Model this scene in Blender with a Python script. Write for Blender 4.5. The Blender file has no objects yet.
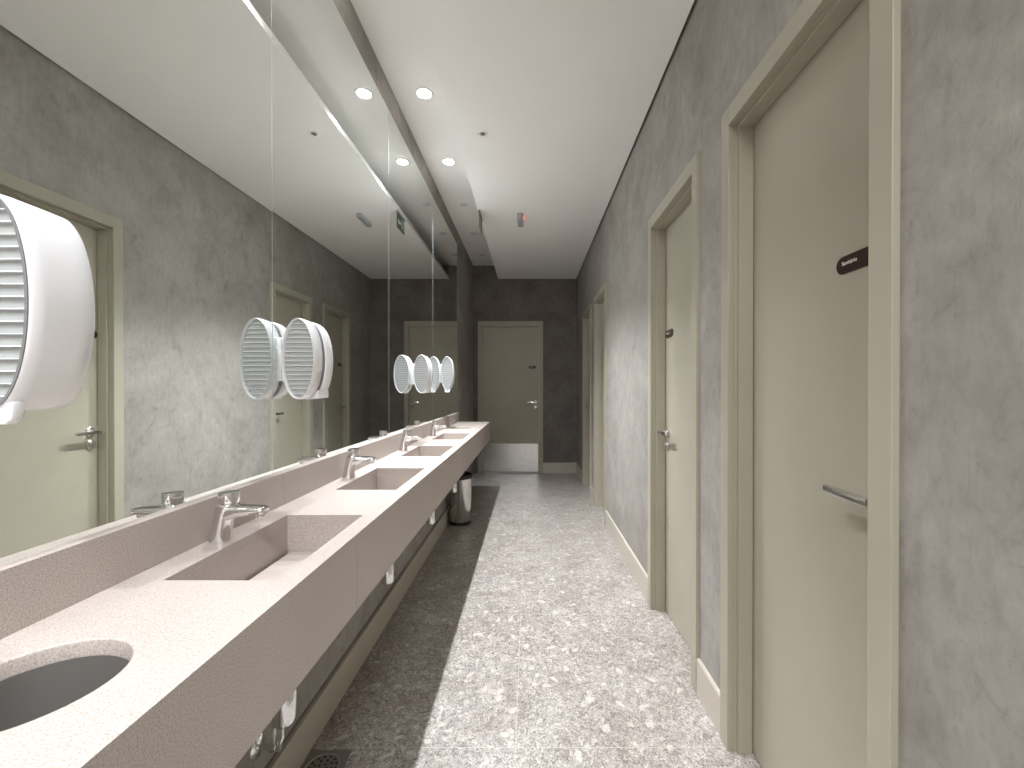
import bpy, bmesh, math, random
from mathutils import Vector, Matrix
random.seed(7)
PI = math.pi
S = bpy.context.scene
C = S.collection

# ------------------------------------------------------------------ camera, world, light, exposure
cam_d = bpy.data.cameras.new('camera')
cam = bpy.data.objects.new('camera', cam_d); C.objects.link(cam)
cam_d.sensor_width = 36.0
cam_d.lens = 425 / 1024 * 36
PITCH = math.radians(0.25)
cam_d.shift_x = -18 / 1024
cam_d.shift_y = (4 + 425 * math.tan(PITCH)) / 1024
cam_d.clip_start = 0.01
cam.location = (0, 0, 1.24)
cam.rotation_euler = (PI / 2 - PITCH, 0, 0)
S.camera = cam

w = bpy.data.worlds.new('world'); S.world = w; w.use_nodes = True
w.node_tree.nodes['Background'].inputs[0].default_value = (0.9, 0.95, 1, 1)
w.node_tree.nodes['Background'].inputs[1].default_value = 0.15
S.view_settings.view_transform = 'Standard'
S.view_settings.look = 'None'
S.view_settings.gamma = 1.0
S.view_settings.use_curve_mapping = False
S.view_settings.exposure = 1.0
S.cycles.max_bounces = 14
S.cycles.diffuse_bounces = 8
S.cycles.glossy_bounces = 8
S.cycles.caustics_reflective = True
S.cycles.caustics_refractive = False
S.cycles.blur_glossy = 0.5
S.cycles.sample_clamp_indirect = 0.0

# added fill light, unseen behind the camera, brightening the near end
FILL_W = 32.0
dl = bpy.data.lights.new('added_fill_lamp', 'AREA'); dl.shape = 'RECTANGLE'; dl.size = .56; dl.size_y = .56
dl.energy = FILL_W; dl.color = (0.94, 0.965, 1.0)
dlo = bpy.data.objects.new('added_fill_lamp', dl); C.objects.link(dlo)
dlo.location = (.1, -1.1, 2.808)

SPOT_W = 100.0                     # slot downlights above the basins
LAMP_COL = (0.925, 0.955, 1.0)
SLOT_ON = [-1.296, -0.524, 0.248, 1.02, 1.792, 2.564, 3.336]  # first three, behind and beside the camera, are added to light the near end
POWER = {-1.296: 1.2, -.524: .9, .248: .12, 1.02: .17, 1.792: .40, 2.564: 1.0, 3.336: 1.85}
SLOT_OFF = [4.108, 4.88, 5.652]

# ------------------------------------------------------------------ dimensions (metres)
XR, XC = 0.687, 0.672             # right wall face, door casing face
XL, XM = -0.822, -0.8175           # left wall face, mirror face
YE, YB = 6.17, -1.9               # far wall, wall behind the camera
ZL, ZU = 2.822, 3.014             # dropped ceiling, slot ceiling
XS = -0.465                       # edge of the dropped ceiling
ZC = 0.860                        # counter top
XF, XB = -0.450, -0.800           # counter front, backsplash front
YC1 = 4.79
SINKS = [1.054, 1.80, 2.575, 3.35]
SX0, SX1, SH = -0.726, -0.499, 0.216
HOLES = [(-0.644, 0.547), (-0.65, 4.05)]
HR = 0.096
ZA, ZB = 0.662, 0.964             # apron bottom, backsplash top

# ------------------------------------------------------------------ materials
def srgb(r, g, b):
    f = lambda c: ((c / 255 + .055) / 1.055) ** 2.4 if c / 255 > .04045 else c / 255 / 12.92
    return (f(r), f(g), f(b), 1)

def mat(name, col, rough=0.5, metal=0.0, **kw):
    m = bpy.data.materials.new(name); m.use_nodes = True
    b = m.node_tree.nodes['Principled BSDF']
    b.inputs['Base Color'].default_value = col
    b.inputs['Roughness'].default_value = rough
    b.inputs['Metallic'].default_value = metal
    for k, v in kw.items(): b.inputs[k].default_value = v
    return m

def nodes(m):
    nt = m.node_tree
    return nt, nt.nodes, nt.links, nt.nodes['Principled BSDF']

def coords(nt, scale=(1, 1, 1)):
    g = nt.nodes.new('ShaderNodeNewGeometry'); mp = nt.nodes.new('ShaderNodeMapping')
    mp.inputs['Scale'].default_value = scale
    nt.links.new(g.outputs['Position'], mp.inputs['Vector'])
    return mp.outputs[0]

def noise(nt, vec, scale, detail=4, rough=.55, dist=0.0):
    n = nt.nodes.new('ShaderNodeTexNoise')
    n.inputs['Scale'].default_value = scale; n.inputs['Detail'].default_value = detail
    n.inputs['Roughness'].default_value = rough; n.inputs['Distortion'].default_value = dist
    nt.links.new(vec, n.inputs['Vector'])
    return n.outputs['Fac']

def ramp(nt, fac, stops):
    r = nt.nodes.new('ShaderNodeValToRGB'); e = r.color_ramp.elements
    while len(e) < len(stops): e.new(0.5)
    for k, (p, c) in enumerate(stops):
        e[k].position = p; e[k].color = c if len(c) == 4 else (*c, 1)
    nt.links.new(fac, r.inputs[0])
    return r.outputs[0]

def mix(nt, a, b, fac, mode='MIX'):
    n = nt.nodes.new('ShaderNodeMix'); n.data_type = 'RGBA'; n.blend_type = mode
    for sock, v in ((n.inputs[0], fac), (n.inputs[6], a), (n.inputs[7], b)):
        if hasattr(v, 'links'): nt.links.new(v, sock)
        else: sock.default_value = v
    return n.outputs[2]

def bump(nt, b, h, strength, dist=0.002):
    n = nt.nodes.new('ShaderNodeBump'); n.inputs['Strength'].default_value = strength
    n.inputs['Distance'].default_value = dist
    nt.links.new(h, n.inputs['Height']); nt.links.new(n.outputs[0], b.inputs['Normal'])

def g(v): return (v, v, v, 1)

# trowelled cement plaster
M_cement = mat('cement_plaster', srgb(140, 134, 128), 0.62)
nt, N, L, B = nodes(M_cement)
v = coords(nt)
n1 = noise(nt, v, 2.2, 5, .6, .8)
n2 = noise(nt, v, 9, 6, .65, 1.2)
n3 = noise(nt, coords(nt, (1, 1, .35)), 42, 4, .6, .4)
c1 = ramp(nt, n1, [(.3, srgb(138, 132, 125)), (.5, srgb(152, 147, 140)), (.72, srgb(166, 161, 154))])
c2 = ramp(nt, n2, [(.28, g(.5)), (.42, g(.88)), (.58, g(1.0)), (.78, g(1.2))])
c = mix(nt, c1, c2, 0.62, 'MULTIPLY')
c3 = ramp(nt, n3, [(.3, g(.80)), (.5, g(1)), (.7, g(1.1))])
c = mix(nt, c, c3, 0.6, 'MULTIPLY')
n4 = noise(nt, coords(nt, (1, 1, .7)), 22, 9, .78, 2.6)
c = mix(nt, c, ramp(nt, n4, [(.33, g(.62)), (.43, g(.96)), (.56, g(1.0)), (.68, g(1.16))]), 0.6, 'MULTIPLY')
L.new(c, B.inputs['Base Color'])
bump(nt, B, n4, .5, .004)

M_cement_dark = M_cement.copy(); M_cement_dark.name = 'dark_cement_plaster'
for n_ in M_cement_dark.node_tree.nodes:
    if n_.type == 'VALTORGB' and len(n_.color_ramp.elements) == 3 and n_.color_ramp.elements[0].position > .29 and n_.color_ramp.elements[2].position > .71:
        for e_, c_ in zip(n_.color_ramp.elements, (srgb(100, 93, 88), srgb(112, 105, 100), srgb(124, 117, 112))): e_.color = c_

# floor: grey breccia stone tiles
M_floor = mat('breccia_stone', srgb(170, 165, 160), 0.32)
nt, N, L, B = nodes(M_floor)
v = coords(nt)
nd = nt.nodes.new('ShaderNodeTexNoise'); nd.inputs['Scale'].default_value = 10; nd.inputs['Detail'].default_value = 3
L.new(v, nd.inputs['Vector'])
ad = nt.nodes.new('ShaderNodeVectorMath'); ad.operation = 'MULTIPLY_ADD'
L.new(nd.outputs['Color'], ad.inputs[0]); ad.inputs[1].default_value = (.11, .11, 0); L.new(v, ad.inputs[2])
def voro(scale, vec):
    n = nt.nodes.new('ShaderNodeTexVoronoi'); n.inputs['Scale'].default_value = scale
    L.new(vec, n.inputs['Vector']); return n
va = voro(24, ad.outputs[0]); vb = voro(80, ad.outputs[0]); vc = voro(230, v)
def chan(sock, i=0):
    s = nt.nodes.new('ShaderNodeSeparateColor'); L.new(sock, s.inputs[0]); return s.outputs[i]
base = ramp(nt, noise(nt, v, 5, 6, .6, .5), [(.3, srgb(142, 134, 127)), (.7, srgb(168, 162, 156))])
small = ramp(nt, chan(vb.outputs['Color']), [(.0, g(.58)), (.35, g(.88)), (.6, g(1.03)), (.85, g(1.15)), (1, g(1.4))])
c = mix(nt, base, small, .75, 'MULTIPLY')
tiny = ramp(nt, chan(vc.outputs['Color'], 1), [(.0, g(.35)), (.25, g(.8)), (.5, g(1)), (.8, g(1.12)), (1, g(1.6))])
c = mix(nt, c, tiny, .85, 'MULTIPLY')
# big pale clasts: only some cells, only near the cell centre
selc = ramp(nt, chan(va.outputs['Color'], 2), [(.84, g(0)), (.90, g(.55))])
near = ramp(nt, va.outputs['Distance'], [(.22, g(1)), (.38, g(0))])
mk = mix(nt, selc, near, 1.0, 'MULTIPLY')
c = mix(nt, c, srgb(205, 200, 190), mk)
m_ = nt.nodes.new('ShaderNodeMath'); m_.operation = 'MULTIPLY'
# tile joints
sx = nt.nodes.new('ShaderNodeSeparateXYZ'); L.new(v, sx.inputs[0])
def joint(sock, off, pitch):
    a = nt.nodes.new('ShaderNodeMath'); a.operation = 'SUBTRACT'; L.new(sock, a.inputs[0]); a.inputs[1].default_value = off
    p = nt.nodes.new('ShaderNodeMath'); p.operation = 'PINGPONG'; L.new(a.outputs[0], p.inputs[0]); p.inputs[1].default_value = pitch / 2
    q = nt.nodes.new('ShaderNodeMath'); q.operation = 'LESS_THAN'; L.new(p.outputs[0], q.inputs[0]); q.inputs[1].default_value = .0013
    return q.outputs[0]
jj = nt.nodes.new('ShaderNodeMath'); jj.operation = 'MAXIMUM'
L.new(joint(sx.outputs[1], 1.46, .865), jj.inputs[0]); L.new(joint(sx.outputs[0], -.05, .865), jj.inputs[1])
c = mix(nt, c, srgb(176, 170, 160), jj.outputs[0])
L.new(c, B.inputs['Base Color'])

# quartz counter
def quartz(name, a, b_, rough=.45):
    m = mat(name, a, rough)
    nt, N, L, B = nodes(m)
    v = coords(nt)
    n1 = noise(nt, v, 380, 3, .7); n2 = noise(nt, v, 3, 4, .5)
    c = ramp(nt, n1, [(.32, b_), (.5, a), (.68, tuple(min(1, x * 1.25) for x in a[:3]))])
    c = mix(nt, c, ramp(nt, n2, [(.3, g(.93)), (.7, g(1.05))]), .8, 'MULTIPLY')
    L.new(c, B.inputs['Base Color'])
    return m
M_quartz = quartz('pink_beige_quartz', srgb(178, 168, 161), srgb(146, 134, 126))

M_paint = mat('khaki_satin_paint', srgb(163, 157, 139), 0.38)
nt, N, L, B = nodes(M_paint)
L.new(ramp(nt, noise(nt, coords(nt), 3, 3), [(.3, srgb(161, 155, 138)), (.7, srgb(167, 161, 144))]), B.inputs['Base Color'])
M_base = mat('cream_baseboard_paint', srgb(184, 176, 163), 0.4)
M_white = mat('white_ceiling_paint', srgb(232, 230, 226), 0.75)
nt, N, L, B = nodes(M_white)
L.new(ramp(nt, noise(nt, coords(nt), 1.5, 2), [(.3, srgb(234, 232, 228)), (.7, srgb(238, 236, 232))]), B.inputs['Base Color'])
M_mirror = mat('silvered_glass', (0.86, 0.885, 0.865, 1), 0.0, 1.0)
M_edge = mat('glass_edge', srgb(170, 178, 175), 0.3)
M_chrome = mat('chrome', (0.82, 0.82, 0.83, 1), 0.06, 1.0)
M_steel = mat('brushed_steel', (0.74, 0.73, 0.72, 1), 0.28, 1.0)
nt, N, L, B = nodes(M_steel)
nb = noise(nt, coords(nt, (6, 6, 260)), 1.0, 3)
L.new(ramp(nt, nb, [(.3, g(.22)), (.7, g(.28))]), B.inputs['Roughness'])
M_bin = mat('smooth_steel', (0.66, 0.64, 0.62, 1), 0.22, 1.0)
M_dsteel = mat('dull_steel', (0.22, 0.205, 0.19, 1), 0.5, 0.5)
M_abs = mat('white_plastic', srgb(236, 236, 238), 0.25)
M_frost = mat('ribbed_clear_plastic', srgb(196, 199, 197), 0.12, 0.0, **{'Transmission Weight': 0.3, 'IOR': 1.3})
M_grey = mat('grey_plastic', srgb(120, 120, 122), 0.4)
M_lgrey = mat('light_grey_plastic', srgb(172, 172, 172), 0.4)
M_black = mat('black_plastic', srgb(24, 23, 24), 0.4)
M_brown = mat('dark_brown_plate', srgb(44, 26, 20), 0.35)
M_letter = mat('white_lettering', srgb(235, 230, 222), 0.5)
M_green = mat('exit_green', srgb(52, 84, 62), 0.4)
M_paper = mat('paper', srgb(235, 232, 225), 0.8)
M_groove = mat('shadow_groove', srgb(70, 62, 52), 0.9)
M_pvc = mat('white_pvc', srgb(232, 232, 230), 0.35)
M_glow = mat('lamp_lens', (1, 1, 1, 1), 0.4)
nt, N, L, B = nodes(M_glow)
B.inputs['Emission Color'].default_value = (1, .97, .93, 1); B.inputs['Emission Strength'].default_value = 14
M_off = mat('unlit_lamp_lens', srgb(225, 225, 222), 0.2)
M_red = mat('red_indicator', (1, .1, .05, 1), 0.4)
nt, N, L, B = nodes(M_red)
B.inputs['Emission Color'].default_value = (1, .12, .06, 1); B.inputs['Emission Strength'].default_value = 6

# ------------------------------------------------------------------ mesh helpers
def box(bm, x0, x1, y0, y1, z0, z1, bev=0.0, seg=2):
    if x0 > x1: x0, x1 = x1, x0
    if y0 > y1: y0, y1 = y1, y0
    if z0 > z1: z0, z1 = z1, z0
    t = bmesh.new(); bmesh.ops.create_cube(t, size=1)
    for q in t.verts:
        q.co = Vector(((x0 + x1) / 2 + q.co.x * (x1 - x0), (y0 + y1) / 2 + q.co.y * (y1 - y0), (z0 + z1) / 2 + q.co.z * (z1 - z0)))
    if bev: bmesh.ops.bevel(t, geom=t.edges[:], offset=bev, segments=seg, profile=.5, affect='EDGES', clamp_overlap=True)
    merge(bm, t)

def merge(bm, t, M=None):
    if M is not None: t.transform(M)
    tmp = bpy.data.meshes.new('tmp'); t.to_mesh(tmp); t.free(); bm.from_mesh(tmp); bpy.data.meshes.remove(tmp)

def poly_extrude(bm, pts, axis, a0, a1, bev=0.0, seg=2):
    """pts: 2D outline; axis 'y': pts are (x,z); 'x': (y,z); 'z': (x,y)"""
    def P(p, a):
        return {'y': (p[0], a, p[1]), 'x': (a, p[0], p[1]), 'z': (p[0], p[1], a)}[axis]
    t = bmesh.new()
    A = [t.verts.new(P(p, a0)) for p in pts]; Bv = [t.verts.new(P(p, a1)) for p in pts]
    t.faces.new(A); t.faces.new(Bv[::-1]); n = len(pts)
    for i in range(n): t.faces.new((A[i], Bv[i], Bv[(i + 1) % n], A[(i + 1) % n]))
    bmesh.ops.recalc_face_normals(t, faces=t.faces[:])
    if bev: bmesh.ops.bevel(t, geom=t.edges[:], offset=bev, segments=seg, profile=.5, affect='EDGES', clamp_overlap=True)
    merge(bm, t)

def loft(bm, rings, cap0=True, cap1=True):
    R = [[bm.verts.new(p) for p in r] for r in rings]; n = len(R[0])
    for a, b in zip(R, R[1:]):
        for i in range(n): bm.faces.new((a[i], a[(i + 1) % n], b[(i + 1) % n], b[i]))
    if cap0: bm.faces.new(R[0][::-1])
    if cap1: bm.faces.new(R[-1])

def lathe(bm, prof, cx, cy, cz=0, axis='z', seg=32, sx=1, sy=1, cap0=True, cap1=True):
    """prof: [(r, h)...] revolved about axis"""
    rings = []
    for r, h in prof:
        ring = []
        for k in range(seg):
            a = 2 * PI * k / seg; u, v_ = r * math.cos(a) * sx, r * math.sin(a) * sy
            ring.append({'z': (cx + u, cy + v_, cz + h), 'y': (cx + u, cy + h, cz + v_), 'x': (cx + h, cy + u, cz + v_)}[axis])
        rings.append(ring)
    loft(bm, rings, cap0, cap1)

def tube(bm, pts, r, seg=12):
    pts = [Vector(p) for p in pts]; rings = []; prev = None
    for i, p in enumerate(pts):
        d = (pts[min(i + 1, len(pts) - 1)] - pts[max(i - 1, 0)]).normalized()
        up = prev if prev else (Vector((0, 0, 1)) if abs(d.z) < .9 else Vector((1, 0, 0)))
        s = d.cross(up).normalized(); u = s.cross(d).normalized(); prev = u
        rr = r[i] if isinstance(r, (list, tuple)) else r
        rings.append([p + s * math.cos(2 * PI * k / seg) * rr + u * math.sin(2 * PI * k / seg) * rr for k in range(seg)])
    loft(bm, rings)

def NB(): return bmesh.new()

def obj(name, bm, m, parent=None, smooth=0, loc=None):
    bmesh.ops.recalc_face_normals(bm, faces=bm.faces[:])
    me = bpy.data.meshes.new(name); bm.to_mesh(me); bm.free(); me.materials.append(m)
    if smooth:
        me.shade_smooth() if hasattr(me, 'shade_smooth') else None
        for p in me.polygons: p.use_smooth = True
        try: me.set_sharp_from_angle(angle=math.radians(smooth))
        except Exception: pass
    o = bpy.data.objects.new(name, me); C.objects.link(o)
    if parent: o.parent = parent
    if loc: o.location = loc
    return o

def tag(o, label=None, cat=None, group=None, kind=None):
    if label: o['label'] = label
    if cat: o['category'] = cat
    if group: o['group'] = group
    if kind: o['kind'] = kind
    return o

def thing(name, loc, label, cat, group=None, kind=None, rz=0):
    o = bpy.data.objects.new(name, None); C.objects.link(o)
    o.location = loc; o.rotation_euler = (0, 0, rz); o.empty_display_size = .05
    return tag(o, label, cat, group, kind)

def copy_tree(o, parent=None):
    c = o.copy(); C.objects.link(c)
    if parent: c.parent = parent
    for ch in [x for x in bpy.data.objects if x.parent == o and x.name in C.objects]:
        copy_tree(ch, c)
    return c

def xtext(name, body, size, m, parent, M, extrude=.0004):
    cu = bpy.data.curves.new('t', 'FONT'); cu.body = body; cu.size = size; cu.extrude = extrude
    cu.align_x = 'LEFT'; cu.align_y = 'CENTER'; cu.resolution_u = 3
    to = bpy.data.objects.new('t', cu); C.objects.link(to)
    bpy.context.view_layer.update()
    me = bpy.data.meshes.new_from_object(to.evaluated_get(bpy.context.evaluated_depsgraph_get()))
    bpy.data.objects.remove(to); bpy.data.curves.remove(cu)
    me.materials.clear(); me.materials.append(m); me.transform(M); me.name = name
    o = bpy.data.objects.new(name, me); C.objects.link(o); o.parent = parent
    return o

# ------------------------------------------------------------------ the room
T = .14
bm = NB(); box(bm, XL - T, XR + .3, YB - T, YE + .2, -.12, 0)
tag(obj('floor', bm, M_floor), 'grey breccia stone tile floor of the washroom corridor', 'floor', kind='structure')

bm = NB(); box(bm, XL - T, XR + .3, YB - T, YE + .2, ZU, ZU + .12)
tag(obj('ceiling', bm, M_white), 'upper white ceiling seen in the slot above the basins', 'ceiling', kind='structure')
bm = NB(); box(bm, XS, XC, YB, YE, ZL, 2.858, .0008, 1)
tag(obj('ceiling', bm, M_white), 'white dropped ceiling panel floating along the right side of the corridor', 'ceiling', kind='structure')
r_ = thing('added_fill_panel', (.1, -1.1, ZL), 'square unseen panel added behind the camera for the fill light', 'ceiling light')  # made-up fixture around the added fill lamp, out of view
bm = NB(); box(bm, -.31, .31, -.31, .31, -.008, -.0003, .002, 1); obj('fill_panel_frame', bm, M_white, r_)

# left wall: full-height wall plus thicker lower section behind the counter, with a recessed groove over the baseboard
XW = -0.765
bm = NB()
poly_extrude(bm, [(XL - T, 0), (XW, 0), (XW, .134), (XW - .014, .134), (XW - .014, .146), (XW, .146), (XW, ZC - .0205), (XL, ZC - .0205), (XL, ZU), (XL - T, ZU)], 'y', YB, YC1)
box(bm, XL - T, XL, YC1, YE, 0, ZU)
tag(obj('wall_left', bm, M_cement), 'grey cement plaster wall carrying the mirrors and the counter', 'wall', kind='structure')
bm = NB(); box(bm, XW, -.751, YB, YC1, 0, .134, .001)
tag(obj('baseboard_left', bm, M_base), 'cream baseboard under the long counter', 'baseboard', kind='structure')

DOORS = [(.846, 1.443), (1.773, 2.370), (3.858, 4.455), (4.82, 5.417)]     # clear openings along the right wall
ZD = 2.130                                                                # opening height
bm = NB(); y = YB
for a, b in DOORS:
    box(bm, XR, XR + T, y, a - .02, 0, ZU); box(bm, XR, XR + T, a - .02, b + .02, ZD + .02, ZU); y = b + .02
box(bm, XR, XR + T, y, YE, 0, ZU)
tag(obj('wall_right', bm, M_cement), 'grey cement plaster wall with the four cubicle doors', 'wall', kind='structure')

EX0, EX1 = -.694, .123                                                    # far door leaf
bm = NB()
box(bm, XL - T, EX0 - .02, YE, YE + T, 0, ZU); box(bm, EX1 + .02, XR + T, YE, YE + T, 0, ZU); box(bm, EX0 - .02, EX1 + .02, YE, YE + T, ZD + .02, ZU)
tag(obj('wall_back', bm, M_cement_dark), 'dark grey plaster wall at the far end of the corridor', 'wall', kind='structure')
bm = NB(); box(bm, XL - T, XR + T, YB - T, YB, 0, ZU)
tag(obj('wall_front', bm, M_cement), 'plaster wall behind the camera', 'wall', kind='structure')

CW = .056
def bb_prof_x(bm, y0, y1, xface, depth=.012, h=.147):
    poly_extrude(bm, [(xface, 0), (xface - depth, 0), (xface - depth, h - .006), (xface - depth + .005, h), (xface, h)], 'y', y0, y1)
segs = [(YB, DOORS[0][0] - CW)] + [(DOORS[i][1] + CW, DOORS[i + 1][0] - CW) for i in range(3)] + [(DOORS[3][1] + CW, YE)]
bm = NB()
for a, b in segs: bb_prof_x(bm, a, b, XR)
tag(obj('baseboard_right', bm, M_base), 'cream baseboard along the right wall between the doors', 'baseboard', kind='structure')
bm = NB()
poly_extrude(bm, [(YE, 0), (YE - .012, 0), (YE - .012, .149), (YE - .007, .155), (YE, .155)], 'x', EX1 + .066, XR - .012)
tag(obj('baseboard_back', bm, M_base), 'khaki baseboard on the far wall right of the far door', 'baseboard', kind='structure')

# ------------------------------------------------------------------ doors
def lever_set(parent, yh, sgn, xleaf, z=1.0):
    """lever on the room side (towards -x) of a right-wall door; sgn = direction in y in which the lever points"""
    hd = NB()
    lathe(hd, [(.026, 0), (.026, -.006), (.022, -.009)], xleaf, yh, z, 'x', 28)
    lathe(hd, [(.009, -.008), (.009, -.042)], xleaf, yh, z, 'x', 16)
    box(hd, xleaf - .055, xleaf - .041, yh - sgn * .012, yh + sgn * .118, z - .009, z + .009, .003)
    o = obj('door_handle', hd, M_steel, parent, 35)
    k = NB()
    lathe(k, [(.026, 0), (.026, -.006), (.022, -.009)], xleaf, yh, z - .068, 'x', 28)
    lathe(k, [(.011, -.008), (.011, -.014)], xleaf, yh, z - .068, 'x', 20)
    box(k, xleaf - .022, xleaf - .013, yh - .0025, yh + .0025, z - .079, z - .057, .001)
    obj('lock_cylinder', k, M_steel, o, 35)
    return o

def stadium(w_, h_, n=12, soft_left=True):
    """rounded plate outline centred on 0"""
    pts = []; r = h_ / 2
    for cx, a0 in ((w_ / 2 - r, -90), (-w_ / 2 + r, 90)):
        for k in range(n + 1):
            a = math.radians(a0 + 180 * k / n); pts.append((cx + r * math.cos(a), r * math.sin(a)))
    return pts

def side_door(i, a, b, hand, label):
    root = thing('door_%d' % i, (XR, (a + b) / 2, 0), label, 'door', kind='structure')
    ox, oy = XR, (a + b) / 2
    def place(bm_): bm_.transform(Matrix.Translation((-ox, -oy, 0))); return bm_
    # casing on the wall, mitre-less: two uprights and a head
    fr = NB()
    z1 = ZD + .063
    box(fr, XC, XR + .004, a - CW, a, 0, z1, .0015); box(fr, XC, XR + .004, b, b + CW, 0, z1, .0015)
    box(fr, XC, XR + .004, a, b, ZD, z1, .0015)
    # jamb lining with stepped stop
    for (j0, j1) in ((a - .02, a), (b, b + .02)): box(fr, XR + .004, XR + T, j0, j1, 0, ZD + .02)
    box(fr, XR + .004, XR + T, a, b, ZD, ZD + .02)
    st = .011
    box(fr, .704, .752, a, a + st, 0, ZD, .001); box(fr, .704, .752, b - st, b, 0, ZD, .001); box(fr, .704, .752, a + st, b - st, ZD - st, ZD, .001)
    obj('door_frame', place(fr), M_paint, root)
    lf = NB(); box(lf, .754, .789, a + .003, b - .003, .006, ZD - .003, .0012)
    leaf = obj('door_leaf', place(lf), M_paint, root)
    e = a if hand < 0 else b
    yh = e - hand * .052
    h = lever_set(leaf, yh - oy, -hand, .754 - ox)
    # sign plate
    ys = (e - hand * .075 - .0)
    if hand < 0: ys = a + .135
    else: ys = b - .075
    sp = NB(); poly_extrude(sp, [(p[0], p[1]) for p in stadium(.125, .042)], 'x', -.0035, 0, .0006, 1)
    sp.transform(Matrix.Translation((.754 - ox, ys - oy, 1.534)))
    sg = obj('sign_plate', sp, M_brown, leaf, 30)
    sg['label'] = 'dark brown rounded plate reading Sanitário'
    # text faces -x: local x -> -y, local y -> z
    M = Matrix.Translation((.754 - ox - .0037, ys - oy + .043, 1.537)) @ Matrix(((0, 0, -1, 0), (-1, 0, 0, 0), (0, 1, 0, 0), (0, 0, 0, 1)))
    xtext('lettering', 'Sanitário', .0135, M_letter, sg, M)
    return root

side_door(1, *DOORS[0], -1, 'khaki cubicle door nearest the camera, lever on its near edge')
side_door(2, *DOORS[1], 1, 'khaki cubicle door second from the camera, lever on its far edge')
side_door(3, *DOORS[2], -1, 'khaki cubicle door third from the camera, its leaf hidden behind the deep frame')
side_door(4, *DOORS[3], 1, 'khaki cubicle door furthest along the right wall, beside the far corner')

# far door, facing the camera
root = thing('door_5', (0, YE, 0), 'khaki door in the far end wall with a steel kick plate', 'door', kind='structure')
fr = NB()
fx0, fx1, fz = EX0 - .061, EX1 + .066, ZD + .078
box(fr, fx0, EX0, -.015, .004, 0, fz, .0015); box(fr, EX1, fx1, -.015, .004, 0, fz, .0015); box(fr, EX0, EX1, -.015, .004, ZD, fz, .0015)
box(fr, EX0 - .02, EX0, .004, T, 0, ZD + .02); box(fr, EX1, EX1 + .02, .004, T, 0, ZD + .02); box(fr, EX0, EX1, .004, T, ZD, ZD + .02)
obj('door_frame', fr, M_paint, root)
lf = NB(); box(lf, EX0 + .003, EX1 - .003, .012, .047, .012, ZD - .003, .0012)
leaf = obj('door_leaf', lf, M_paint, root)
kp = NB(); box(kp, EX0 + .006, EX1 - .006, .0095, .012, .022, .43, .0006)
k = obj('kick_plate', kp, M_steel, leaf); k['label'] = 'brushed steel kick plate'
hd = NB(); hx, hz = .078, 1.035
lathe(hd, [(.026, .012), (.026, .005), (.022, .002)], hx, 0, hz, 'y', 28)
lathe(hd, [(.009, .004), (.009, -.032)], hx, 0, hz, 'y', 16)
box(hd, hx - .118, hx + .012, -.043, -.029, hz - .009, hz + .009, .003)
o = obj('door_handle', hd, M_chrome, leaf, 35)
kk = NB(); lathe(kk, [(.026, .012), (.026, .005), (.022, .002)], hx, 0, hz - .07, 'y', 28); lathe(kk, [(.011, .003), (.011, -.004)], hx, 0, hz - .07, 'y', 20)
obj('lock_cylinder', kk, M_chrome, o, 35)
sp = NB(); poly_extrude(sp, stadium(.108, .042), 'y', .0085, .012, .0006, 1); sp.transform(Matrix.Translation((.035, 0, 1.542)))
sg = obj('sign_plate', sp, M_brown, leaf, 30); sg['label'] = 'dark brown rounded sign plate'
M = Matrix.Translation((.035 - .037, .0083, 1.543)) @ Matrix.Rotation(PI / 2, 4, 'X')
xtext('lettering', 'Sanitário', .0135, M_letter, sg, M)
hg = NB()
for z in (.25, 1.08, 1.9): lathe(hg, [(.006, -.045), (.006, .045)], EX0 + .001, .008, z, 'z', 12)
obj('hinge_knuckles', hg, M_steel, leaf, 35)

# ------------------------------------------------------------------ mirrors
PAN = [(.24, 1.3480), (1.3500, 2.462), (2.464, 3.581), (3.583, 4.765)]
MLAB = ['tall frameless mirror panel nearest the camera, behind the big white dispenser',
        'frameless mirror panel second from the camera, behind the second basin',
        'frameless mirror panel third from the camera, behind the third basin',
        'frameless mirror panel furthest away, ending at the bare plaster pier']
for (a, b), lab in zip(PAN, MLAB):
    r = thing('wall_mirror', (XL + (.0016 if a < .5 else 0), (a + b) / 2, ZB + .0005), lab, 'mirror', 'frameless mirror panels above the counter', rz=.0024 if a < .5 else 0)
    hw = (b - a) / 2
    bm = NB(); box(bm, .0012, .0045, -hw, hw, 0, 1.884)
    obj('mirror_glass', bm, M_mirror, r)
    bm = NB(); box(bm, 0.0002, .0011, -hw, hw, 0, 1.884)
    obj('backing', bm, M_edge, r)
    bm = NB(); box(bm, .0005, .0048, hw, hw + .002, 0, 1.884)
    obj('edge_seal', bm, M_edge, r)

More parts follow.
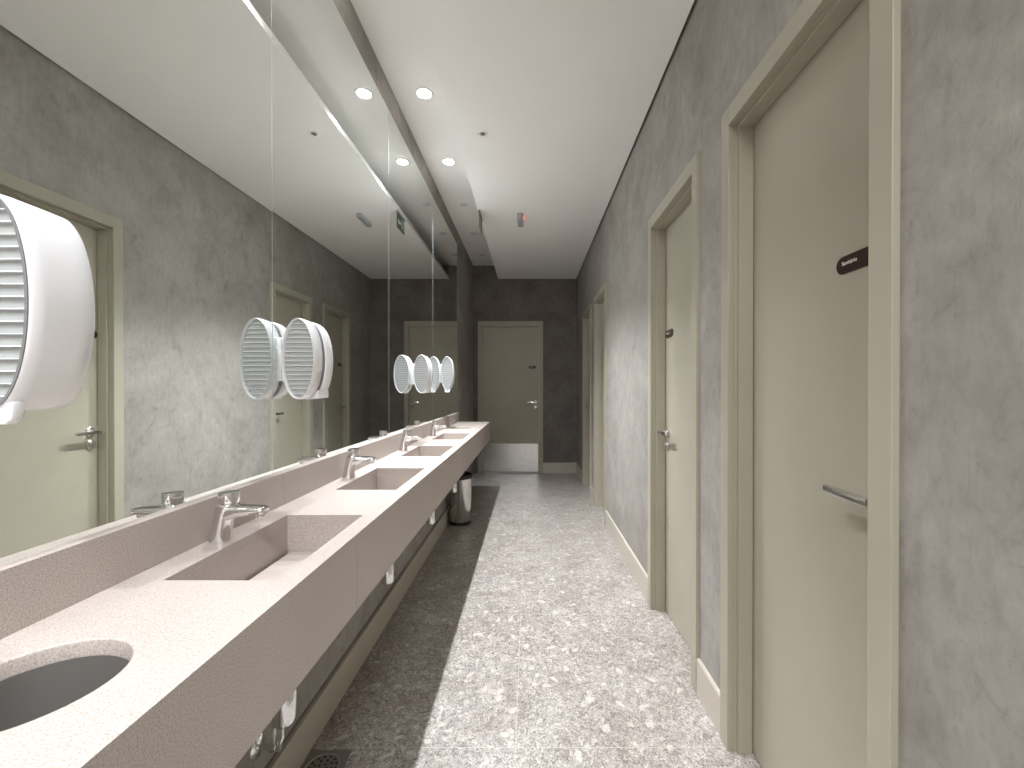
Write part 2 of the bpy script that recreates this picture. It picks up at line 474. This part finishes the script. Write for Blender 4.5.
# ------------------------------------------------------------------ counter
YC0 = YB + .01
ctr = thing('sink_counter', (XB, YC0, 0), 'long pinkish beige quartz counter with four basins and two round openings under the mirrors', 'counter')
OFF = Matrix.Translation((-XB, -YC0, 0))
def cpart(name, bm_, m, smooth=0, parent=None):
    bm_.transform(OFF); return obj(name, bm_, m, parent or ctr, smooth)
bm = NB()
XK = XL + .0005
def quad(x0, x1, y0, y1, z=ZC):
    vs = [bm.verts.new(p) for p in ((x0, y0, z), (x1, y0, z), (x1, y1, z), (x0, y1, z))]; bm.faces.new(vs)
cuts = []; XF2 = XF - .02
for c_ in SINKS: cuts.append(('s', c_ - SH, c_ + SH, c_))
for hx_, hy_ in HOLES: cuts.append(('h', hy_ - .125, hy_ + .125, (hx_, hy_)))
cuts.sort(key=lambda q: q[1]); y = YC0
for kd, a, b, dta in cuts:
    quad(XK, XF2, y, a)
    if kd == 's':
        quad(XK, SX0, a, b); quad(SX1, XF2, a, b)
    else:
        hx_, hy_ = dta; q0, q1 = hx_ - .125, hx_ + .125
        quad(XK, q0, a, b); quad(q1, XF2, a, b)
        n = 64; inner = []; outer = []; RR = HR + .0025
        for k in range(n):
            an = 2 * PI * k / n; cx_, sy_ = math.cos(an), math.sin(an); s_ = .125 / max(abs(cx_), abs(sy_))
            inner.append(bm.verts.new((hx_ + RR * cx_, hy_ + RR * sy_, ZC))); outer.append(bm.verts.new((hx_ + s_ * cx_, hy_ + s_ * sy_, ZC)))
        for k in range(n): bm.faces.new((inner[k], inner[(k + 1) % n], outer[(k + 1) % n], outer[k]))
    y = b
quad(XK, XF2, y, YC1 - .0005)
for f in bm.faces:
    f.normal_update()
    if f.normal.z < 0: f.normal_flip()
ext = bmesh.ops.extrude_face_region(bm, geom=bm.faces[:])
for q in ext['geom']:
    if isinstance(q, bmesh.types.BMVert): q.co.z -= .02
cpart('countertop', bm, M_quartz)
# front apron, in slabs with hairline joints
for a, b in ((YC0, 1.10), (1.1015, 2.85), (2.8515, YC1)):
    bm = NB(); box(bm, XF - .02, XF, a, b, ZA, ZC); cpart('front_apron', bm, M_quartz)
bm = NB(); box(bm, XW, XF - .02, YC1 - .02, YC1, ZA, ZC - .02); cpart('end_panel', bm, M_quartz)
for a, b in ((YC0, 1.376), (1.3775, 3.05), (3.0515, YC1)):
    bm = NB(); box(bm, XL + .001, XB, a, b, ZC, ZB, .001)
    cpart('backsplash', bm, M_quartz)
# basins
for c_ in SINKS:
    bm = NB(); y0, y1, zf, t = c_ - SH, c_ + SH, ZC - .11, .012
    box(bm, SX0 - t, SX0, y0 - t, y1 + t, zf - .03, ZC - .0202); box(bm, SX1, SX1 + t, y0 - t, y1 + t, zf - .03, ZC - .0202)
    box(bm, SX0, SX1, y0 - t, y0, zf - .03, ZC - .0202); box(bm, SX0, SX1, y1, y1 + t, zf - .03, ZC - .0202)
    box(bm, SX0, SX1, y0, y1, zf - .045, zf - .03)
    bs = cpart('sink_basin', bm, M_quartz)
    bm = NB(); box(bm, SX0 + .009, SX1, y0, y1, zf - .014, zf, .001)
    o = cpart('basin_floor', bm, M_quartz, 0, bs)
# round waste openings
for hx_, hy_ in HOLES:
    bm = NB()
    lathe(bm, [(HR + .0025, ZC), (HR + .0008, ZC - .0008), (HR, ZC - .0025), (HR, ZC - .028), (HR + .012, ZC - .028), (HR + .012, ZC - .0202), (HR + .0025, ZC - .0198)], hx_, hy_, 0, 'z', 64, cap0=False, cap1=False)
    ro = cpart('round_opening_rim', bm, M_quartz, 60)
    bm = NB()
    lathe(bm, [(HR - .002, ZC - .024), (HR - .006, ZC - .19), (HR - .03, ZC - .205), (.001, ZC - .207), (.001, ZC - .209), (HR - .03, ZC - .207), (HR - .004, ZC - .192), (HR, ZC - .026)], hx_, hy_, 0, 'z', 64, cap0=False, cap1=False)
    cpart('waste_chute', bm, M_dsteel, 40, ro)

# ------------------------------------------------------------------ faucets
def make_faucet():
    r = thing('push_faucet', (-.737, SINKS[0], ZC), '', 'faucet', 'push-top chrome faucets')
    bm = NB()
    # body: leaning tapered column
    def ring(cx, z, rx, ry, n=24): return [(cx + rx * math.cos(2 * PI * k / n), ry * math.sin(2 * PI * k / n), z) for k in range(n)]
    loft(bm, [ring(0, 0, .025, .024), ring(0, .003, .025, .024), ring(.001, .02, .0225, .022), ring(.005, .045, .0215, .0215), ring(.012, .07, .023, .0225), ring(.018, .087, .025, .024), ring(.018, .089, .024, .023)])
    obj('faucet_body', bm, M_chrome, r, 50)
    bm = NB()
    def sec(x, z0, z1, hy, n=16):
        out = []; zc, hz = (z0 + z1) / 2, (z1 - z0) / 2
        for k in range(n):
            a = 2 * PI * k / n; ca, sa = math.cos(a), math.sin(a)
            e = .55
            out.append((x, math.copysign(abs(ca) ** e, ca) * hy, zc + math.copysign(abs(sa) ** e, sa) * hz))
        return out
    loft(bm, [sec(.012, .050, .087, .020), sec(.032, .054, .088, .021), sec(.05, .060, .087, .0195), sec(.075, .064, .0855, .018), sec(.098, .065, .0835, .0165), sec(.106, .066, .0815, .015), sec(.108, .069, .079, .013)])
    sp_ = obj('spout', bm, M_chrome, r, 50)
    bm = NB(); lathe(bm, [(.009, .058), (.0105, .060), (.0105, .066)], .094, 0, 0, 'z', 20)
    obj('aerator', bm, M_steel, sp_, 40)
    bm = NB(); lathe(bm, [(.019, .089), (.019, .0925), (.0215, .0935), (.0225, .112), (.0215, .117), (.018, .1185), (.0005, .119)], .02, 0, 0, 'z', 32)
    obj('push_button', bm, M_chrome, r, 40)
    return r
f0 = make_faucet(); f0.scale = (1.04, 1.04, 1.04)
FL = ['chrome push faucet at the nearest basin, first from the camera', 'chrome push faucet at the second basin from the camera',
      'chrome push faucet at the third basin from the camera', 'chrome push faucet at the furthest basin']
for i, y in enumerate(SINKS):
    o = f0 if i == 0 else copy_tree(f0)
    o.location = (-.768, y, ZC + .0002); o['label'] = FL[i]

# ------------------------------------------------------------------ dispensers on the mirror
def ellipse(cx, y, cz, a, b, n=56): return [(cx + a * math.cos(2 * PI * k / n), y, cz + b * math.sin(2 * PI * k / n)) for k in range(n)]
def make_disp(name, a, b, ln, slot, label, cat, group):
    """origin: on the mirror, centre height, near face; shell axis along +y"""
    r = thing(name, (0, 0, 0), label, cat, group)
    cx = .068 if slot else .062
    # near shell: open ring with rounded lip and a deep inside
    def shell(y0, y1, lip=True, closed=False, e=0.0):
        bm = NB(); t = .0028
        rings = [ellipse(cx, y0 + .014, 0, a - t - .002, b - t - .002), ellipse(cx, y0 + .003, 0, a - t, b - t), ellipse(cx, y0, 0, a - t * .5, b - t * .5),
                 ellipse(cx, y0 + .003, 0, a, b), ellipse(cx, y0 + .02, 0, a + .0015, b + .0015), ellipse(cx, y1 - .004, 0, a + .001 - e, b + .001 - e), ellipse(cx, y1, 0, a - .004 - e, b - .004 - e)]
        loft(bm, rings, False, True)
        return bm
    if slot:
        s1 = ln * .42; s2 = ln * .60
        body = obj('dispenser_shell', shell(0, s1), M_abs, r, 50)
        bm = NB(); loft(bm, [ellipse(cx, s1 - .003, 0, a - .005, b - .005), ellipse(cx, s2 + .003, 0, a - .005, b - .005)])
        obj('level_window', bm, M_grey, r, 50)
        bm = NB(); loft(bm, [ellipse(cx, s2, 0, a - .003, b - .003), ellipse(cx, s2 + .003, 0, a, b), ellipse(cx, ln - .02, 0, a + .001, b - .001), ellipse(cx, ln - .004, 0, a - .002, b - .004), ellipse(cx, ln, 0, a - .012, b - .014)])
        obj('rear_cover', bm, M_abs, r, 50)
    else:
        bm = NB(); t = .007
        loft(bm, [ellipse(cx, .016, 0, a - t - .002, b - t - .002), ellipse(cx, .003, 0, a - t, b - t), ellipse(cx, 0, 0, a - t * .5, b - t * .5), ellipse(cx, .003, 0, a, b),
                  ellipse(cx, .02, 0, a + .001, b + .001), ellipse(cx, ln * .7, 0, a + .001, b), ellipse(cx, ln - .005, 0, a, b - .001), ellipse(cx, ln - .001, 0, a - .003, b - .004), ellipse(cx, ln, 0, a - .01, b - .014)], False, True)
        body = obj('dispenser_shell', bm, M_abs, r, 50)
        bm = NB(); t = .0075
        loft(bm, [ellipse(cx, -.0012, 0, a - .0075, b - .0075), ellipse(cx, -.0012, 0, a - .003, b - .003), ellipse(cx, .002, 0, a - .003, b - .003), ellipse(cx, .002, 0, a - .0075, b - .0075)], False, False)
        obj('grey_rim_seal', bm, M_grey, body, 50)
    # ribbed face inside the ring
    bm = NB(); loft(bm, [ellipse(cx, .012, 0, a - .006, b - .006), ellipse(cx, .014, 0, a - .006, b - .006)])
    face = obj('side_face', bm, M_frost, r)
    bm = NB(); nr = 16
    for k in range(nr):
        z = -b * .86 + k * (1.72 * b / (nr - 1)); hw = (a - .008) * math.sqrt(max(0, 1 - (z / (b - .006)) ** 2))
        if hw > .006: box(bm, cx - hw, cx + hw, .006, .0122, z - .0007, z + .0007)
    obj('face_ribs', bm, M_abs, face)
    # wall bracket and nozzle
    bm = NB(); box(bm, 0.0002, .03, ln * .2, ln * .85, -b * .55, b * .55, .004)
    obj('wall_bracket', bm, M_abs, r, 40)
    bm = NB()
    if slot: poly_extrude(bm, [(cx - .008, -b + .02), (cx + .036, -b + .03), (cx + .036, -b + .002), (cx - .008, -b - .003)], 'y', ln * .45, ln * .95, .002)
    else: poly_extrude(bm, [(cx - .026, -b + .012), (cx + .03, -b + .014), (cx + .026, -b - .012), (cx + .016, -b - .019), (cx - .016, -b - .019)], 'y', ln * .02, ln * .2, .003)
    obj('outlet', bm, M_abs, r, 40)
    return r
d = make_disp('soap_dispenser', .053, .131, .145, True, 'white oval soap dispenser on the mirror between the first and second basins', 'dispenser', 'soap dispensers on the mirrors')
d.location = (XM, 1.368, 1.335)
d2 = copy_tree(d); d2.location = (XM, 2.92, 1.337); d2['label'] = 'white oval soap dispenser on the mirror between the third and fourth basins'
p = make_disp('towel_dispenser', .057, .154, .092, False, 'large smooth white dispenser at the left picture edge above the near round opening', 'dispenser', 'paper dispensers above the round openings')
p.location = (XM, .595, 1.361)
p2 = copy_tree(p); p2.location = (XM, 3.86, 1.372); p2['label'] = 'white dispenser furthest along the mirrors, above the far round opening'

# ------------------------------------------------------------------ plumbing under the counter
def make_trap():
    r = thing('bottle_trap', (-.6, SINKS[0], .423), '', 'drain trap', 'bottle traps under the basins')
    bm = NB()
    lathe(bm, [(.012, 0), (.024, .003), (.0268, .012), (.0268, .075), (.022, .084), (.016, .09), (.016, .13), (.0185, .132), (.0185, .15), (.016, .152), (.016, .267)], 0, 0, 0, 'z', 28)
    obj('trap_body', bm, M_chrome, r, 40)
    bm = NB(); tube(bm, [(-.02, 0, .062), (-.06, 0, .06), (-.10, 0, .058), (-.13, 0, .05), (-.1645, 0, .045)], .0115)
    obj('waste_pipe', bm, M_chrome, r, 50)
    return r
TL = ['chrome bottle trap under the nearest basin', 'chrome bottle trap under the second basin', 'chrome bottle trap under the third basin', 'chrome bottle trap under the furthest basin, beside the steel bin']
t0 = make_trap()
def make_valve():
    r = thing('stop_valve', (XW, 1.185, .235), '', 'valve', None)
    bm = NB(); lathe(bm, [(.032, 0.0003), (.032, .003), (.026, .008), (.01, .010)], 0, 0, 0, 'x', 28); obj('escutcheon', bm, M_chrome, r, 40)
    bm = NB(); lathe(bm, [(.009, .008), (.009, .04), (.012, .041), (.012, .056), (.009, .058)], 0, 0, 0, 'x', 18); b_ = obj('valve_body', bm, M_chrome, r, 40)
    bm = NB(); tube(bm, [(.062, 0, .004), (.07, .004, .024), (.066, .012, .042)], [.006, .005, .004]); lathe(bm, [(.010, .056), (.010, .068)], 0, 0, 0, 'x', 16)
    obj('valve_lever', bm, M_chrome, b_, 50)
    bm = NB(); tube(bm, [(.048, 0, .01), (.05, .0, .06), (.045, .012, .16), (.03, .02, .28), (.024, .02, .40), (.024, .02, .42)], .0055)
    obj('flexible_hose', bm, M_steel, r, 50)
    return r
v0 = make_valve()
for i, y in enumerate(SINKS):
    o = t0 if i == 0 else copy_tree(t0); o.location = (-.6, y - .02, .423); o['label'] = TL[i]
v0.location = (XW, 1.185, .235); v0['label'] = 'chrome stop valve on the wall under the counter, nearest the camera'

# ------------------------------------------------------------------ bin
bn = thing('trash_bin', (-.640, 3.90, 0), 'round brushed steel bin with black liner standing under the far end of the counter', 'bin')
bm = NB(); lathe(bm, [(.094, 0), (.098, .004), (.098, .03)], 0, 0, 0, 'z', 40); obj('bin_foot', bm, M_black, bn, 40)
bm = NB(); lathe(bm, [(.097, .03), (.1, .036), (.103, .43), (.105, .434), (.105, .445), (.1, .445), (.099, .05), (.02, .045)], 0, 0, 0, 'z', 56, cap1=True); obj('bin_body', bm, M_bin, bn, 40)
bm = NB(); rings = []
for (r_, z_, wv) in ((.1065, .415, .002), (.1075, .435, .001), (.108, .452, .001), (.102, .456, .001), (.094, .448, .001), (.09, .3, .006)):
    rings.append([((r_ + wv * math.sin(9 * a_) + wv * .7 * math.sin(17 * a_ + 1)) * math.cos(a_), (r_ + wv * math.sin(9 * a_)) * math.sin(a_), z_ + (wv * 3 * math.sin(5 * a_) if z_ < .4 else 0)) for a_ in [2 * PI * k / 72 for k in range(72)]])
loft(bm, rings, False, False); obj('bin_liner', bm, M_black, bn, 60)

# ------------------------------------------------------------------ floor drain and paper scraps
dr = thing('floor_drain', (-.678, 1.378, 0), 'small square metal floor drain with a round perforated grate beside the left baseboard', 'drain')
bm = NB(); q = .07
box(bm, -q, q, -q, q, .0002, .0022, .0006); obj('drain_plate', bm, M_dsteel, dr)
bm = NB(); lathe(bm, [(.056, .0021), (.056, .0032), (.052, .0034), (.052, .0021)], 0, 0, 0, 'z', 48, cap0=False, cap1=False)
obj('drain_rim', bm, M_steel, dr, 40)
bm = NB()
for rr, nn in ((.044, 14), (.030, 9), (.015, 5)):
    for k in range(nn):
        a_ = 2 * PI * k / nn; lathe(bm, [(.0042, .0021), (.0042, .0026)], rr * math.cos(a_), rr * math.sin(a_), 0, 'z', 12)
obj('grate_holes', bm, M_black, dr)
for (x, y, rz, l_) in ((-.545, 4.16, .4, 'white paper scrap on the shaded floor right of the bin'), (-.385, 4.02, 1.9, 'tiny white paper scrap at the edge of the counter shadow')):
    bm = NB(); pts = [(-.02, -.008), (.004, -.012), (.022, -.004), (.018, .009), (-.006, .011), (-.019, .006)]
    poly_extrude(bm, pts, 'z', 0, .0012); bmesh.ops.subdivide_edges(bm, edges=bm.edges[:], cuts=1)
    for q_ in bm.verts: q_.co.z += .004 * (q_.co.x / .02) ** 2
    o = tag(obj('paper_scrap', bm, M_paper), l_, 'paper scrap', 'paper scraps on the floor'); o.location = (x, y, .0003); o.rotation_euler = (0, 0, rz)

# ------------------------------------------------------------------ ceiling fittings
def downlight(on):
    r = thing('recessed_downlight', (0, 0, 0), '', 'ceiling light', 'downlights in the ceiling slot')
    bm = NB(); lathe(bm, [(.054, -.0005), (.054, -.003), (.05, -.005), (.043, -.004), (.042, -.0005)], 0, 0, 0, 'z', 40); obj('trim_ring', bm, M_white, r, 40)
    bm = NB(); lathe(bm, [(.04, -.0042), (.04, -.0055), (.03, -.0075), (.0005, -.008)], 0, 0, 0, 'z', 32); obj('lamp_lens', bm, M_glow if on else M_off, r, 40)
    return r
ld = bpy.data.lights.new('downlight_beam', 'SPOT')
ld.energy = SPOT_W; ld.color = LAMP_COL; ld.spot_size = math.radians(98); ld.spot_blend = .75; ld.shadow_soft_size = .022
LBL = {2.564: 'lit recessed downlight in the ceiling slot, nearer of the two glowing ones in view', 3.336: 'lit recessed downlight in the ceiling slot, further of the two glowing ones in view',
       4.108: 'unlit recessed downlight in the ceiling slot beside the hanging exit sign', 4.88: 'unlit recessed downlight in the slot past the exit sign', 5.652: 'unlit recessed downlight in the slot closest to the far wall',
       1.792: 'lit recessed downlight above the second basin', 1.02: 'lit recessed downlight above the nearest basin', .248: 'added unseen downlight beside the camera, lighting the near end',
       -.524: 'added unseen downlight just behind the camera, lighting the near end', -1.296: 'added unseen downlight furthest behind the camera, lighting the near end'}
A_on = A_off = None
for y in SLOT_ON + SLOT_OFF:
    on = y in SLOT_ON
    src = A_on if on else A_off
    o = downlight(on) if src is None else copy_tree(src)
    if on: A_on = A_on or o
    else: A_off = A_off or o
    o.location = (-.636, y, ZU); o['label'] = LBL[y]
for y in SLOT_ON:
    l2 = ld.copy(); l2.energy = SPOT_W * POWER[y]
    lo = bpy.data.objects.new('downlight_beam', l2); C.objects.link(lo); lo.location = (-.636, y, ZU - .032); lo.rotation_euler = (0, -math.radians(3), 0)

# round flush detector, long sensor box, exit sign
r = thing('ceiling_detector', (-.293, 2.647, ZL), 'small round flush detector with a dark centre on the dropped ceiling', 'detector')
bm = NB(); lathe(bm, [(.034, -.0003), (.034, -.002), (.030, -.004), (.018, -.004), (.018, -.0003)], 0, 0, 0, 'z', 36); obj('cover_ring', bm, M_white, r, 40)
bm = NB(); lathe(bm, [(.0105, -.004), (.010, -.009), (.006, -.012), (.0005, -.0125)], 0, 0, 0, 'z', 28); obj('sensor_eye', bm, M_grey, r, 50)
r = thing('emergency_light', (-.09, 3.97, ZL), 'slim grey fitting with a red indicator on the dropped ceiling near the far end', 'emergency light')
bm = NB(); poly_extrude(bm, [(p_[1], p_[0]) for p_ in stadium(.27, .058)], 'z', -.034, -.0003, .004); obj('light_housing', bm, M_lgrey, r, 40)
bm = NB(); poly_extrude(bm, [(p_[1], p_[0]) for p_ in stadium(.235, .036)], 'z', -.037, -.0335, .001); obj('light_cover', bm, M_frost, r, 40)
bm = NB(); box(bm, .029, .034, -.05, -.03, -.022, -.014, .001); obj('red_indicator', bm, M_red, r)

r = thing('exit_sign', (-.452, 3.89, ZL), 'green and white exit sign hanging at the edge of the ceiling slot', 'exit sign')
bm = NB(); box(bm, -.006, .006, -.115, .115, -.022, -.0003, .002); obj('sign_bracket', bm, M_grey, r)
bm = NB(); box(bm, -.002, .002, -.11, .11, -.15, -.02, .0008); obj('sign_panel', bm, M_grey, r)
bm = NB(); box(bm, -.0032, -.0021, -.106, .106, -.146, -.024); gp = obj('green_face', bm, M_green, r)
bm = NB()
def pic(pts): poly_extrude(bm, pts, 'x', -.0042, -.0033)
# pictogram: doorway, running figure, arrow   (seen from -x)
pic([(.02, -.036), (.02, -.134), (.026, -.134), (.026, -.042), (.074, -.042), (.074, -.134), (.08, -.134), (.08, -.036)])
lathe(bm, [(.008, -.0042), (.008, -.0033)], 0, .052, -.056, 'x', 16)
pic([(.062, -.068), (.046, -.066), (.036, -.082), (.040, -.085), (.048, -.075), (.050, -.092), (.036, -.108), (.040, -.113), (.056, -.098), (.062, -.124), (.069, -.124), (.060, -.09)])
pic([(.0, -.075), (-.055, -.075), (-.055, -.055), (-.09, -.085), (-.055, -.115), (-.055, -.095), (.0, -.095)])
obj('pictogram', bm, M_letter, gp)
